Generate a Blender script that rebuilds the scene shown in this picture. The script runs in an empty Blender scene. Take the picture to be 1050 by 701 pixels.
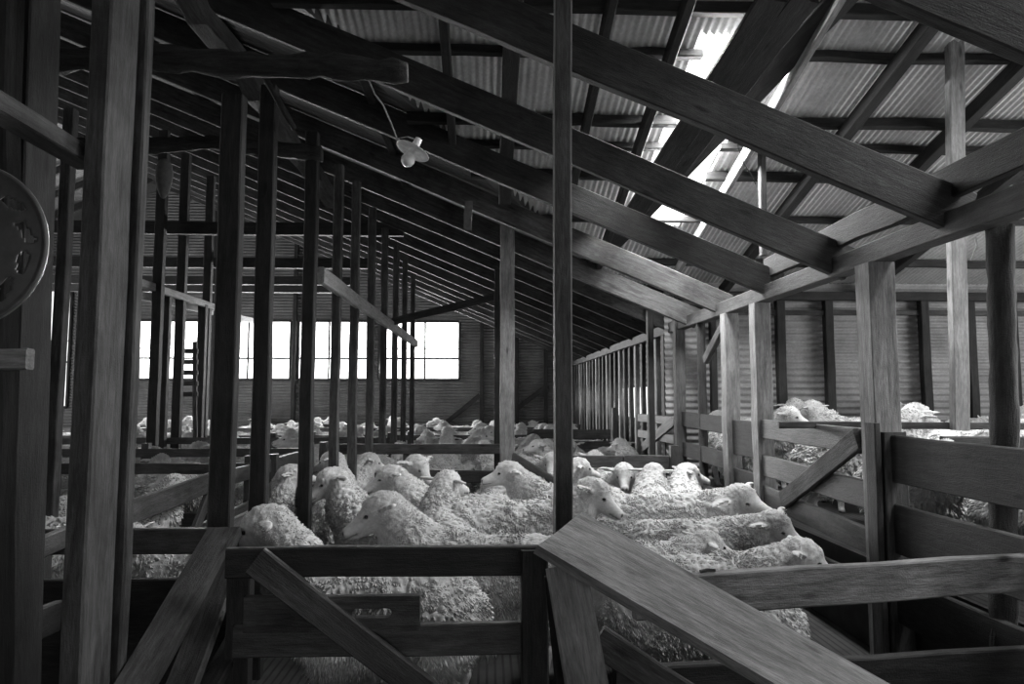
import bpy, bmesh, math, random
import numpy as np
from mathutils import Vector, Matrix
random.seed(7)
R = math.radians
SC = bpy.context.scene
COL = SC.collection

# ------------------------------------------------------------------ camera
EYE = 1.5
FPX = 700.0
PITCH = math.atan(54.5 / FPX)
YAW = math.atan(25 * math.cos(PITCH) / FPX)
cd = bpy.data.cameras.new('camera'); cam = bpy.data.objects.new('camera', cd); COL.objects.link(cam)
cam.location = (0, 0, EYE); cam.rotation_euler = (math.pi / 2 + PITCH, 0, -YAW)
cd.sensor_width = 36; cd.lens = 36 * FPX / 1050; cd.clip_start = 0.05; cd.clip_end = 200
SC.camera = cam
CR = cam.rotation_euler.to_matrix()

def P(u, v, Y):
    """the point of the place at distance Y down the shed that the photo shows at u, v"""
    d = CR @ Vector(((u - 525) / FPX, -(v - 350.5) / FPX, -1))
    return Vector((0, 0, EYE)) + d * (Y / d.y)

# ------------------------------------------------------------------ light
SC.view_settings.view_transform = 'Standard'; SC.view_settings.look = 'None'
SC.view_settings.exposure = 0.6; SC.view_settings.gamma = 1.0; SC.view_settings.use_curve_mapping = False
w = bpy.data.worlds.new('overcast_sky'); SC.world = w; w.use_nodes = True
w.node_tree.nodes['Background'].inputs[0].default_value = (1, 1, 1, 1)
w.node_tree.nodes['Background'].inputs[1].default_value = 1.6

def area(name, loc, rot, sx, sy, power, spread=180):
    l = bpy.data.lights.new(name, 'AREA'); l.shape = 'RECTANGLE'; l.size = sx; l.size_y = sy; l.energy = power
    l.spread = R(spread)
    o = bpy.data.objects.new(name, l); COL.objects.link(o); o.location = loc; o.rotation_euler = rot
    return o
# daylight standing in the openings, one of them added
area('daylight_roof_gap', (1.67, 5.45, 2.85 + .28 * (8 - 5.45) + .06), (R(-15.6), 0, 0), .5, 2.5, 360)
area('daylight_roof_sheet_right_bay', (4.3, 2.2, 2.85 + .28 * 5.8 + .06), (R(-15.6), 0, 0), 2.4, 2.2, 330)
area('daylight_side_door', (8.1, 4.2, 1.7), (0, R(90), 0), 2.2, 3.4, 170)
area('daylight_rear_door', (1.2, -4.1, 1.6), (R(90), 0, 0), 3.2, 2.4, 9)
area('daylight_end_windows', (-4.9, 18.0, 2.6), (R(-90), 0, 0), 8.2, 1.5, 1500)
area('added_far_left_light', (-12.2, 12.2, 1.9), (0, R(-90), 0), 2.2, 5.0, 300)  # unseen source added to brighten the far sheep
area('daylight_left_door', (-12.3, 6.0, 1.7), (0, R(-90), 0), 2.2, 3.0, 60)

# ------------------------------------------------------------------ materials
MATS = {}
def newmat(name):
    m = bpy.data.materials.new(name); m.use_nodes = True
    nt = m.node_tree; b = nt.nodes['Principled BSDF']
    return m, nt, b
def node(nt, t, **kw):
    n = nt.nodes.new(t)
    for k, v in kw.items():
        if k in n.inputs: n.inputs[k].default_value = v
        else: setattr(n, k, v)
    return n
def ramp(nt, src, stops):
    r = nt.nodes.new('ShaderNodeValToRGB'); el = r.color_ramp.elements
    while len(el) < len(stops): el.new(.5)
    for e, (p, c) in zip(el, stops): e.position = p; e.color = (c, c, c, 1)
    nt.links.new(src, r.inputs[0]); return r.outputs[0]
def mult(nt, a, b, fac=1.0):
    m = nt.nodes.new('ShaderNodeMix'); m.data_type = 'RGBA'; m.blend_type = 'MULTIPLY'; m.inputs[0].default_value = fac
    nt.links.new(a, m.inputs[6]); nt.links.new(b, m.inputs[7]); return m.outputs[2]

def wood(name, lo, hi, rough=.75, bump=.35, stain=.5):
    m, nt, b = newmat(name); L = nt.links.new
    tc = node(nt, 'ShaderNodeTexCoord'); oi = node(nt, 'ShaderNodeObjectInfo')
    add = node(nt, 'ShaderNodeVectorMath', operation='ADD')
    sc = node(nt, 'ShaderNodeVectorMath', operation='SCALE'); sc.inputs[3].default_value = 37.0
    comb = node(nt, 'ShaderNodeCombineXYZ'); L(oi.outputs['Random'], comb.inputs[0]); L(oi.outputs['Random'], comb.inputs[1]); L(oi.outputs['Random'], comb.inputs[2])
    L(comb.outputs[0], sc.inputs[0]); L(tc.outputs['Object'], add.inputs[0]); L(sc.outputs[0], add.inputs[1])
    mp = node(nt, 'ShaderNodeMapping'); mp.inputs['Scale'].default_value = (2.6, 24, 24); L(add.outputs[0], mp.inputs[0])
    n1 = node(nt, 'ShaderNodeTexNoise', Scale=1.6, Detail=8.0, Roughness=.65, Distortion=.6); L(mp.outputs[0], n1.inputs['Vector'])
    mp2 = node(nt, 'ShaderNodeMapping'); mp2.inputs['Scale'].default_value = (16, 130, 130); L(add.outputs[0], mp2.inputs[0])
    n2 = node(nt, 'ShaderNodeTexNoise', Scale=1.5, Detail=4.0, Roughness=.6); L(mp2.outputs[0], n2.inputs['Vector'])
    n3 = node(nt, 'ShaderNodeTexNoise', Scale=3.2, Detail=5.0, Roughness=.6); L(add.outputs[0], n3.inputs['Vector'])
    vo = node(nt, 'ShaderNodeTexVoronoi', Scale=1.0); mp3 = node(nt, 'ShaderNodeMapping'); mp3.inputs['Scale'].default_value = (2.6, 9, 9); L(add.outputs[0], mp3.inputs[0]); L(mp3.outputs[0], vo.inputs['Vector'])
    grain = ramp(nt, n1.outputs[0], [(.28, lo), (.72, hi)])
    fib = ramp(nt, n2.outputs[0], [(.3, .62), (.65, 1.0)])
    st = ramp(nt, n3.outputs[0], [(.32, 1 - stain), (.58, 1.0)])
    kn = ramp(nt, vo.outputs['Distance'], [(.05, .35), (.14, 1.0)])
    c = mult(nt, mult(nt, mult(nt, grain, fib), st), kn)
    L(c, b.inputs['Base Color']); b.inputs['Roughness'].default_value = rough; b.inputs['Specular IOR Level'].default_value = .3
    n5 = node(nt, 'ShaderNodeTexNoise', Scale=140.0, Detail=3.0, Roughness=.7); L(add.outputs[0], n5.inputs['Vector'])
    bp = node(nt, 'ShaderNodeBump', Strength=bump * 1.3, Distance=.006)
    ad = node(nt, 'ShaderNodeMath', operation='ADD'); L(n2.outputs[0], ad.inputs[0]); L(n1.outputs[0], ad.inputs[1])
    ad2 = node(nt, 'ShaderNodeMath', operation='MULTIPLY_ADD'); L(n5.outputs[0], ad2.inputs[0]); ad2.inputs[1].default_value = .7; L(ad.outputs[0], ad2.inputs[2])
    L(ad2.outputs[0], bp.inputs['Height']); L(bp.outputs[0], b.inputs['Normal'])
    return m
M_DARK = wood('dark_old_timber', .014, .045)
M_MID = wood('weathered_grey_timber', .026, .12, stain=.6)
M_PALE = wood('pale_sawn_timber', .16, .40, stain=.3)
M_RAIL = wood('worn_pen_rail_timber', .035, .12, rough=.55, stain=.45)
M_PLANK = wood('sawn_grey_timber', .11, .36, stain=.35)
M_RAFT = wood('shade_toned_rafter_timber', .022, .075)  # near rafters' backlit shade darkened into the tone; wall plate shares it
M_LOG = wood('bark_log', .012, .07, bump=.9)

def iron(name, lo, hi):
    m, nt, b = newmat(name); L = nt.links.new
    tc = node(nt, 'ShaderNodeTexCoord')
    n1 = node(nt, 'ShaderNodeTexNoise', Scale=1.3, Detail=8.0, Roughness=.7); L(tc.outputs['Object'], n1.inputs['Vector'])
    n2 = node(nt, 'ShaderNodeTexNoise', Scale=35.0, Detail=5.0, Roughness=.7); L(tc.outputs['Object'], n2.inputs['Vector'])
    vo = node(nt, 'ShaderNodeTexVoronoi', Scale=1.6, feature='F1'); L(tc.outputs['Object'], vo.inputs['Vector'])
    a = ramp(nt, n1.outputs[0], [(.3, lo), (.7, hi)]); s = ramp(nt, n2.outputs[0], [(.3, .7), (.7, 1.0)])
    L(mult(nt, a, s), b.inputs['Base Color']); b.inputs['Metallic'].default_value = .05; b.inputs['Roughness'].default_value = .6
    bp = node(nt, 'ShaderNodeBump', Strength=.2, Distance=.003); L(n2.outputs[0], bp.inputs['Height']); L(bp.outputs[0], b.inputs['Normal'])
    return m
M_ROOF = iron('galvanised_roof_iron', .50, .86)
M_ROOFD = iron('dark_roof_iron', .05, .14)  # darker iron for the main shed roof and valley
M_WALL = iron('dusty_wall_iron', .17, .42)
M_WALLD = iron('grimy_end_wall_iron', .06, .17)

def flat(name, c, rough=.6, metal=0.0):
    m, nt, b = newmat(name); L = nt.links.new
    tc = node(nt, 'ShaderNodeTexCoord'); n = node(nt, 'ShaderNodeTexNoise', Scale=40.0, Detail=4.0); L(tc.outputs['Object'], n.inputs['Vector'])
    L(ramp(nt, n.outputs[0], [(.3, c * .75), (.7, min(1, c * 1.15))]), b.inputs['Base Color'])
    b.inputs['Roughness'].default_value = rough; b.inputs['Metallic'].default_value = metal; return m
M_EYE = flat('sheep_eye', .012, .15)
M_METAL = iron('rusty_disc_metal', .008, .12)
M_RIM = flat('bright_rim_metal', .35, .35, .7)
M_WHITE = flat('white_enamel', .75, .3)
M_CORD = flat('grey_cord', .35, .8)
M_BLACK = flat('black_iron', .02, .5)
M_SACK = flat('old_sacking', .10, .95)
m, nt, b = newmat('slatted_dung_floor'); L = nt.links.new
tc = node(nt, 'ShaderNodeTexCoord'); wv = node(nt, 'ShaderNodeTexWave', Scale=7.0, Distortion=.4, Detail=2.0); L(tc.outputs['Object'], wv.inputs['Vector'])
n = node(nt, 'ShaderNodeTexNoise', Scale=5.0, Detail=8.0); L(tc.outputs['Object'], n.inputs['Vector'])
L(mult(nt, ramp(nt, wv.outputs[0], [(.1, .1), (.3, 1)]), ramp(nt, n.outputs[0], [(.3, .012), (.7, .045)])), b.inputs['Base Color']); b.inputs['Roughness'].default_value = .9
M_FLOOR = m
m, nt, b = newmat('dusty_window_glass'); L = nt.links.new
tr = node(nt, 'ShaderNodeBsdfTransparent'); gl = node(nt, 'ShaderNodeBsdfGlossy', Roughness=.2); tl = node(nt, 'ShaderNodeBsdfTranslucent')
mx = node(nt, 'ShaderNodeMixShader'); mx.inputs[0].default_value = .04; mx2 = node(nt, 'ShaderNodeMixShader'); mx2.inputs[0].default_value = .12
L(tr.outputs[0], mx.inputs[1]); L(gl.outputs[0], mx.inputs[2]); L(mx.outputs[0], mx2.inputs[1]); L(tl.outputs[0], mx2.inputs[2])
L(mx2.outputs[0], nt.nodes['Material Output'].inputs[0]); M_GLASS = m

# wool and skin
def woolmat(name, lo, hi):
    m, nt, b = newmat(name); L = nt.links.new
    tc = node(nt, 'ShaderNodeTexCoord'); oi = node(nt, 'ShaderNodeObjectInfo')
    n = node(nt, 'ShaderNodeTexNoise', Scale=28.0, Detail=5.0, Roughness=.7); L(tc.outputs['Object'], n.inputs['Vector'])
    n2 = node(nt, 'ShaderNodeTexNoise', Scale=4.0, Detail=3.0); L(tc.outputs['Object'], n2.inputs['Vector'])
    c = mult(nt, ramp(nt, n.outputs[0], [(.3, lo), (.65, hi)]), ramp(nt, n2.outputs[0], [(.35, .78), (.6, 1.0)]))
    tint = ramp(nt, oi.outputs['Random'], [(0, .82), (1, 1.0)])
    return m, nt, b, mult(nt, c, tint), n
M_WOOL, nt, b, c, n = woolmat('sheep_wool', .52, .80)
nt.links.new(c, b.inputs['Base Color']); b.inputs['Roughness'].default_value = 1.0; b.inputs['Specular IOR Level'].default_value = .05
M_BODY, nt, b, c, n = woolmat('sheep_body', .46, .74)
L = nt.links.new
at = node(nt, 'ShaderNodeAttribute', attribute_name='wool'); an = node(nt, 'ShaderNodeAttribute', attribute_name='nose')
nf = node(nt, 'ShaderNodeTexNoise', Scale=60.0, Detail=3.0)
skin = ramp(nt, nf.outputs[0], [(.3, .50), (.7, .66)])
mx = node(nt, 'ShaderNodeMix', data_type='RGBA'); L(at.outputs['Fac'], mx.inputs[0]); L(skin, mx.inputs[6]); L(c, mx.inputs[7])
mx2 = node(nt, 'ShaderNodeMix', data_type='RGBA'); L(an.outputs['Fac'], mx2.inputs[0]); L(mx.outputs[2], mx2.inputs[6]); mx2.inputs[7].default_value = (.03, .03, .03, 1)
L(mx2.outputs[2], b.inputs['Base Color']); b.inputs['Roughness'].default_value = .85; b.inputs['Specular IOR Level'].default_value = .15
bp = node(nt, 'ShaderNodeBump', Strength=.5, Distance=.008); L(n.outputs[0], bp.inputs['Height']); L(bp.outputs[0], b.inputs['Normal'])  # same noise darkens the base colour, painting shade into wool crevices

# ------------------------------------------------------------------ helpers
def tag(o, label=None, cat=None, group=None, kind=None):
    if label: o['label'] = label
    if cat: o['category'] = cat
    if group: o['group'] = group
    if kind: o['kind'] = kind
    return o
def link(name, me, mat, parent=None, M=None):
    if mat and not me.materials: me.materials.append(mat)
    o = bpy.data.objects.new(name, me); COL.objects.link(o)
    M = M if M is not None else Matrix()
    if parent is not None:
        o.parent = parent; o.matrix_basis = Matrix.Translation(-world_loc(parent)) @ M
    else: o.matrix_basis = M
    return o
def world_loc(o):
    l = o.location.copy()
    while o.parent: o = o.parent; l += o.location
    return l
def empty(name, loc, label, cat, group=None):
    o = bpy.data.objects.new(name, None); COL.objects.link(o); o.location = loc; o.empty_display_size = .1
    return tag(o, label, cat, group)
def mesh(name, vs, fs, smooth=False):
    me = bpy.data.meshes.new(name); me.from_pydata([tuple(v) for v in vs], [], fs); me.update()
    if smooth: me.polygons.foreach_set('use_smooth', [True] * len(me.polygons))
    return me

rj = random.Random(3)
def timber(name, p0, p1, w, h, mat=None, parent=None, up=(0, 0, 1), seg=None, wob=.004, ch=.006, top=False, bot=False):
    """sawn timber from p0 to p1 (centre line, or top / bottom edge line), w across, h along `up`; local X runs along the grain"""
    p0 = Vector(p0); p1 = Vector(p1); X = (p1 - p0); Ln = X.length; X.normalize()
    Z = Vector(up); Z = (Z - X * Z.dot(X)).normalized(); Y = Z.cross(X)
    if top: p0 = p0 - Z * h / 2
    if bot: p0 = p0 + Z * h / 2
    seg = seg or max(2, min(14, int(Ln / .3)))
    a, b_, c = w / 2, h / 2, min(ch, w * .2, h * .2)
    ring = [(-a + c, -b_), (a - c, -b_), (a, -b_ + c), (a, b_ - c), (a - c, b_), (-a + c, b_), (-a, b_ - c), (-a, -b_ + c)]
    vs = []; fs = []
    for i in range(seg + 1):
        dy = rj.uniform(-1, 1) * wob * .7; dz = rj.uniform(-1, 1) * wob; e = 1 + rj.uniform(-1, 1) * wob * 1.5
        if i in (0, seg): dy = dz = 0
        for (y, z) in ring:
            vs.append((Ln * i / seg, y * e + dy + rj.uniform(-1, 1) * wob * .25, z * e + dz + rj.uniform(-1, 1) * wob * .25))
    for i in range(seg):
        for k in range(8):
            fs.append((i * 8 + k, i * 8 + (k + 1) % 8, (i + 1) * 8 + (k + 1) % 8, (i + 1) * 8 + k))
    fs.append(tuple(range(8))[::-1]); fs.append(tuple(seg * 8 + k for k in range(8)))
    me = mesh(name, vs, fs)
    M = Matrix((X, Y, Z)).transposed().to_4x4(); M.translation = p0
    return link(name, me, mat or M_MID, parent, M)
def log(name, pts, r, mat=None, parent=None, n=12, rough=.12, taper=1.0):
    pts = [Vector(p) for p in pts]; base = pts[0]
    vs = []; fs = []; N = 0
    P2 = []
    for a, b_ in zip(pts[:-1], pts[1:]):
        k = max(2, int((b_ - a).length / max(.06, r)))
        P2 += [a.lerp(b_, i / k) for i in range(k)]
    P2.append(pts[-1])
    D = (P2[-1] - P2[0]).normalized(); A = D.orthogonal().normalized(); B = D.cross(A)
    for i, p in enumerate(P2):
        t = i / (len(P2) - 1); rr = r * (1 + (taper - 1) * t) * (1 + rj.uniform(-rough, rough) * .6)
        for k in range(n):
            q = rr * (1 + rj.uniform(-rough, rough) * .5); an_ = 2 * math.pi * k / n
            vs.append(p - base + A * math.cos(an_) * q + B * math.sin(an_) * q)
    for i in range(len(P2) - 1):
        for k in range(n): fs.append((i * n + k, i * n + (k + 1) % n, (i + 1) * n + (k + 1) % n, (i + 1) * n + k))
    fs.append(tuple(range(n))[::-1]); fs.append(tuple((len(P2) - 1) * n + k for k in range(n)))
    # local X along the log so the grain follows it
    M = Matrix((D, A, B)).transposed().to_4x4(); Mi = M.inverted()
    vs = [Mi @ v for v in vs]; M.translation = base
    return link(name, mesh(name, vs, fs, True), mat or M_LOG, parent, M)
def tube(name, pts, r, mat, parent=None, n=8):
    o = log(name, pts, r, mat, parent, n, 0.0); return o
def box(name, lo, hi, mat, parent=None, kind=None):
    (x0, y0, z0), (x1, y1, z1) = lo, hi
    vs = [(x, y, z) for z in (z0, z1) for y in (y0, y1) for x in (x0, x1)]
    fs = [(0, 2, 3, 1), (4, 5, 7, 6), (0, 1, 5, 4), (2, 6, 7, 3), (0, 4, 6, 2), (1, 3, 7, 5)]
    o = link(name, mesh(name, vs, fs), mat, parent)
    if kind: o['kind'] = kind
    return o

# ------------------------------------------------------------------ the shell
XP = 2.2                       # the long plate line to the right of the pens
YW = 8.0                       # iron wall behind the right bay
YF = 17.7                      # end wall with the windows
def CZ(x): return 2.52 + .42 * (XP - x)       # old shed roof
def BZ(y): return 2.85 + .28 * (YW - y)       # cross roof over the camera
def XV(y): return XP - (BZ(y) - 2.52) / .42   # the valley between them
RIDGE = -8.3
def corr_sheet(name, strips, pitch, amp, fn, mat, seg=6, thick=True):
    """strips: list of (c, a0, a1) across coordinate c, running from a0 to a1; fn(c, a, off) -> point"""
    vs = []; fs = []; nl = 4; prev = None
    for (c, a0, a1) in strips:
        off = amp * math.sin(2 * math.pi * c / pitch)
        idx = len(vs)
        for k in range(nl + 1): vs.append(fn(c, a0 + (a1 - a0) * k / nl, off))
        if prev is not None and a1 - a0 > 1e-4:
            for k in range(nl): fs.append((prev + k, idx + k, idx + k + 1, prev + k + 1))
        prev = idx
    o = link(name, mesh(name, vs, fs, True), mat); o['kind'] = 'structure'
    return o
def frange(a, b, s):
    n = max(1, int(round((b - a) / s))); return [a + (b - a) * i / n for i in range(n + 1)]
PB = .052
NEAR = -4.2
SKX0, SKX1, SKY0, SKY1 = 1.42, 1.93, 4.30, 6.72
def yv(x): return min(YW + .1, YW - (CZ(x) - 2.85) / .28) if x < XP else YW + .1
bfn = lambda c, a, off: (c, a, BZ(a) + off)
st = PB / 6
xs0 = XV(NEAR)
corr_sheet('ceiling_cross_roof', [(x, NEAR, max(NEAR, yv(x))) for x in frange(xs0, SKX0, st)], PB, .009, bfn, M_ROOF)
corr_sheet('ceiling_cross_roof_front', [(x, NEAR, SKY0) for x in frange(SKX0, SKX1, st)], PB, .009, bfn, M_ROOF)
corr_sheet('ceiling_cross_roof_eave', [(x, SKY1, yv(x)) for x in frange(SKX0, SKX1, st)], PB, .009, bfn, M_ROOF)
S2 = (3.1, 5.5, 1.1, 3.3)      # clear sheet over the right bay, above the picture
corr_sheet('ceiling_cross_roof_right', [(x, 3.3, YW + .1) for x in frange(SKX1, 8.1, st)], PB, .009, bfn, M_ROOF)
corr_sheet('ceiling_cross_roof_right_front', [(x, NEAR, 1.1) for x in frange(SKX1, 8.1, st)], PB, .009, bfn, M_ROOF)
corr_sheet('ceiling_cross_roof_right_mid', [(x, 1.1, 3.3) for x in frange(SKX1, 3.1, st)], PB, .009, bfn, M_ROOF)
corr_sheet('ceiling_cross_roof_right_side', [(x, 1.1, 3.3) for x in frange(5.5, 8.1, st)], PB, .009, bfn, M_ROOF)
cfn = lambda c, a, off: (a, c, CZ(a) + off)
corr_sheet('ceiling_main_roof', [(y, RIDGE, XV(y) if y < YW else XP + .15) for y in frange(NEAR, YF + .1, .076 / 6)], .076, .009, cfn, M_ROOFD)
ZR = CZ(RIDGE)
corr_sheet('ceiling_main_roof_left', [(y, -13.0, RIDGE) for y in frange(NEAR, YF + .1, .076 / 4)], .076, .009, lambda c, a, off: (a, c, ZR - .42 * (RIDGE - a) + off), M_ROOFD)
# flashing under the valley so the two roofs meet
vs = []; fs = []
for i, y in enumerate(frange(NEAR, 8.1, .5)):
    x = XV(y); z = BZ(y)
    vs += [(x - .16, y, z + .06), (x, y, z - .015), (x + .16, y, z + .03)]
    if i: a = 3 * i; fs += [(a - 3, a, a + 1, a - 2), (a - 2, a + 1, a + 2, a - 1)]
o = link('ceiling_valley_gutter', mesh('valley', vs, fs), M_ROOFD); o['kind'] = 'structure'
# end board where the old eave passes under the cross roof
o = link('trim_eave_end', mesh('t', [(1.3, 8.08, 2.86), (2.4, 8.08, 2.42), (2.4, 8.08, 2.88)], [(0, 1, 2)]), M_DARK); o['kind'] = 'structure'
# floors
box('floor', (-13, NEAR, -.1), (XP + .1, YF + .1, 0), M_FLOOR, kind='structure')
box('floor_right_bay', (XP + .1, NEAR, -.1), (8.2, YW + .1, .52), M_FLOOR, kind='structure')

def corr_wall(name, along, a_rng, z_fn, fixed, holes, mat, pitch=.077, z0=0.0, out=1):
    """wall of iron laid with level ribs; along 'x' or 'y'; holes = (a0,a1,z0,z1)"""
    acuts = sorted(set([a_rng[0], a_rng[1]] + [h for H in holes for h in H[:2]] + frange(a_rng[0], a_rng[1], .5)))
    ztop = max(z_fn(a) for a in acuts)
    zs = frange(z0, ztop, pitch / 6); vs = []; fs = []
    for H in holes:
        for q in H[2:]:
            k = min(range(len(zs)), key=lambda i: abs(zs[i] - q)); zs[k] = q
    for z in zs:
        for a in acuts:
            zz = min(z, z_fn(a)); off = .015 * math.sin(2 * math.pi * z / pitch)
            vs.append((a, fixed + off, zz) if along == 'x' else (fixed + off, a, zz))
    na = len(acuts)
    for i in range(len(zs) - 1):
        for k in range(na - 1):
            am = (acuts[k] + acuts[k + 1]) / 2; zm = (zs[i] + zs[i + 1]) / 2
            if zs[i] >= z_fn(am) + .2: continue
            if any(H[0] < am < H[1] and H[2] < zm < H[3] for H in holes): continue
            fs.append((i * na + k, i * na + k + 1, (i + 1) * na + k + 1, (i + 1) * na + k))
    o = link(name, mesh(name, vs, fs, True), mat); o['kind'] = 'structure'; return o

def endtop(x): return (CZ(x) if x > RIDGE else ZR - .42 * (RIDGE - x)) + .02
WZ0, WZ1 = 1.90, 3.40
wins = [(-9.05, -7.1), (-6.9, -5.05), (-4.85, -3.0), (-2.8, -.73)]
holes = [(a, b_, WZ0, WZ1) for a, b_ in wins] + [(-11.75, -10.6, 1.2, 4.35)]
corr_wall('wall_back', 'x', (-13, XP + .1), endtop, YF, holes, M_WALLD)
for i, (a, b_, z0, z1) in enumerate(holes):
    win = empty('window_%d' % (i + 1), (a, YF, z0), None, None); win['kind'] = 'structure'
    fr = []
    for (q0, q1) in (((a, z0), (b_, z0)), ((a, z1), (b_, z1)), ((a, z0), (a, z1)), ((b_, z0), (b_, z1))):
        timber('window_frame', (q0[0], YF - .04, q0[1]), (q1[0], YF - .04, q1[1]), .06, .07, M_DARK, win, up=(0, 1, 0))
    n = 2 if i < 4 else 1
    for k in range(1, n):
        x = a + (b_ - a) * (.42 if i < 3 else .57) ; timber('mullion', (x, YF - .04, z0), (x, YF - .04, z1), .05, .035, M_DARK, win, up=(0, 1, 0))
    for zz, t in ((z0 + (z1 - z0) * .36, .05), (z0 + (z1 - z0) * .53, .018)):
        timber('glazing_bar', (a, YF - .03, zz), (b_, YF - .03, zz), .03, t, M_DARK, win, wob=.001)
    me = mesh('pane', [(a, YF, z0), (b_, YF, z0), (b_, YF, z1), (a, YF, z1)], [(0, 1, 2, 3)])
    link('pane', me, M_GLASS, win)
# right side wall of the long shed beyond the cross roof: studs over iron, with a low ventilation gap
vent = [(9.6, 17.3, 1.15, 1.62)]
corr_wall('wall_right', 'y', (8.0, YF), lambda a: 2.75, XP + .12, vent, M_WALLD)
corr_wall('wall_bay_back', 'x', (XP - .1, 8.2), lambda a: BZ(YW) + .02, YW + .02, [], M_WALL, z0=.4)
corr_wall('wall_bay_right', 'y', (NEAR, YW + .1), lambda a: BZ(a) + .02, 8.1, [(2.5, 5.9, .6, 2.8)], M_WALL, z0=.4)
corr_wall('wall_left', 'y', (NEAR, YF), lambda a: ZR - .42 * (RIDGE + 13) + .1, -13.0 + .7, [(4.5, 7.5, .6, 2.8), (9.7, 14.7, .8, 3.0)], M_WALLD)  # second opening added to let the far left light in
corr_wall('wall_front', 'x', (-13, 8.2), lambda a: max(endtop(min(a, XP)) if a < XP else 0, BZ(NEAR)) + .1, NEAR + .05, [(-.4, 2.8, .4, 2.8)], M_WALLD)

# ------------------------------------------------------------------ roof timbers
def yb(v): return 3.59 / ((405 - v) / 700 + .28)
GP = 'purlins under the cross roof'
for i, v in enumerate([-420, -230, -110, -20, 34, 108, 137, 168, 216, 262, 290]):
    y = yb(v); x0 = max(XV(y) - .1, -5); z = BZ(y) - .012
    segs = [(x0, 8.0)] if not (SKY0 < y < SKY1) else [(x0, SKX0 + .03), (SKX1 - .03, 8.0)]
    if v == 216: segs = [(x0, 8.0)]
    k = len(segs)
    for (a, b_) in segs:
        s = 'left of' if (k == 2 and a == x0) else ('right of' if k == 2 else 'crossing')
        o = timber('purlin', (a, y, z), (b_, y + .02 * (b_ - a) * 0, z), .07, .055 + .02 * (i % 2), M_DARK, top=True, seg=14, wob=.008)
        where = {0: 'out of sight overhead'}.get(i, None)
        tag(o, 'dark roof purlin %s the bright roof gap, %s' % (s, ['topmost', 'second from top', 'third from top', 'fourth from top', 'fifth from top', 'sixth from top', 'fifth from bottom', 'fourth from bottom', 'third from bottom', 'second from bottom', 'lowest'][i]), 'beam', GP)
GR = 'rafters under the cross roof'
for x, wd, mt, lab in [(-.28, .06, M_DARK, 'narrow dark roof timber farthest left under the pale roof iron'), (.15, .11, M_DARK, 'broad dark roof timber with one bright edge, left of the centre post'),
                       (.74, .055, M_DARK, 'narrow dark roof timber just right of the centre post'), (1.20, .06, M_DARK, 'dark roof timber along the left side of the roof gap'),
                       (2.10, .045, M_PALE, 'thin roof timber toned pale as if skylit beside the roof gap'), (2.78, .085, M_DARK, 'dark roof timber slanting above the wide right post'),  # pale tone of the thin timber paints in the skylight falling on it
                       (3.62, .09, M_DARK, 'dark roof timber slanting behind the tall pale post'), (4.5, .09, M_DARK, 'dark roof timber near the right edge of the picture')]:
    y1 = min(YW - .05, yv(x) - .05)
    timber_o = timber('roof_rafter', (x, .3, BZ(.3) - .08), (x, y1, BZ(y1) - .08), wd, .11, mt, up=(0, .28, 1), top=True, wob=.005)
    tag(timber_o, lab, 'beam', GR)
# old shed rafters running down to the plate: (Y, underside slope, lift)
ORD = ['first', 'second', 'third', 'fourth', 'fifth', 'sixth', 'seventh', 'eighth', 'ninth']
ys = [1.93, 3.12, 4.18, 5.22, 6.35, 7.3, 8.2] + [9.15 + .95 * i for i in range(9)]
for i, Y in enumerate(ys):
    t = .42; xe = XP + .12
    x0 = RIDGE if Y > 3.3 else -6.0
    mt = M_RAFT if i < 4 else M_MID
    sag = .02 * math.sin(i * 2.3)
    o = timber('rafter', (xe, Y, CZ(xe) - .03 + sag), (x0, Y + .03, CZ(x0) - .03), .055, .215 if i < 7 else .17, mt, up=(.42, 0, 1), top=True, seg=14, wob=.006)
    if i < 9: tag(o, '%s big sloping rafter from the camera, running down right to the wall plate' % ORD[i], 'rafter', 'rafters of the old shed')
    else: tag(o, 'one of the closely stacked thin rafters at the far end of the shed', 'rafter', 'rafters of the old shed')
    if Y > 5:
        x1 = -12.2
        o = timber('rafter', (RIDGE, Y, ZR - .03), (x1, Y, ZR - .42 * (RIDGE - x1) - .03), .055, .16, M_DARK, up=(-.42, 0, 1), top=True)
        tag(o, 'dark rafter on the far left slope of the shed roof', 'rafter', 'rafters of the left roof slope')
for i, x in enumerate([1.2, .2, -.9, -2.0, -3.1, -4.2, -5.3, -6.4, -7.5]):
    y0 = max(NEAR + .2, (x - XV(0)) / .6667 + .25)
    o = timber('purlin', (x, y0, CZ(x) - .012), (x, YF - .1, CZ(x) - .012), .07, .05, M_DARK, top=True, up=(0, 0, 1))
    tag(o, 'dark long purlin above the stacked rafters of the old shed', 'beam', 'purlins of the old shed')
# plate, upper fascia board
o = timber('wall_plate', (XP, .8, 2.24), (XP, YF - .1, 2.24), .10, .12, M_RAFT, bot=True, seg=20, wob=.004); tag(o, 'long weathered wall plate carried by the right hand posts', 'beam')
o = timber('eave_board', (XP + .02, 1.2, 2.44), (XP + .02, 5.3, 2.42), .05, .16, M_DARK, bot=True, seg=12, wob=.008); tag(o, 'dark board lying above the wall plate at upper right', 'beam')
o = timber('valley_board', (XP + .22, .9, 2.36), (XP + .30, 7.9, 2.36), .16, .03, M_DARK, bot=True); tag(o, 'flat dirty gutter board beside the wall plate', 'beam')
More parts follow.
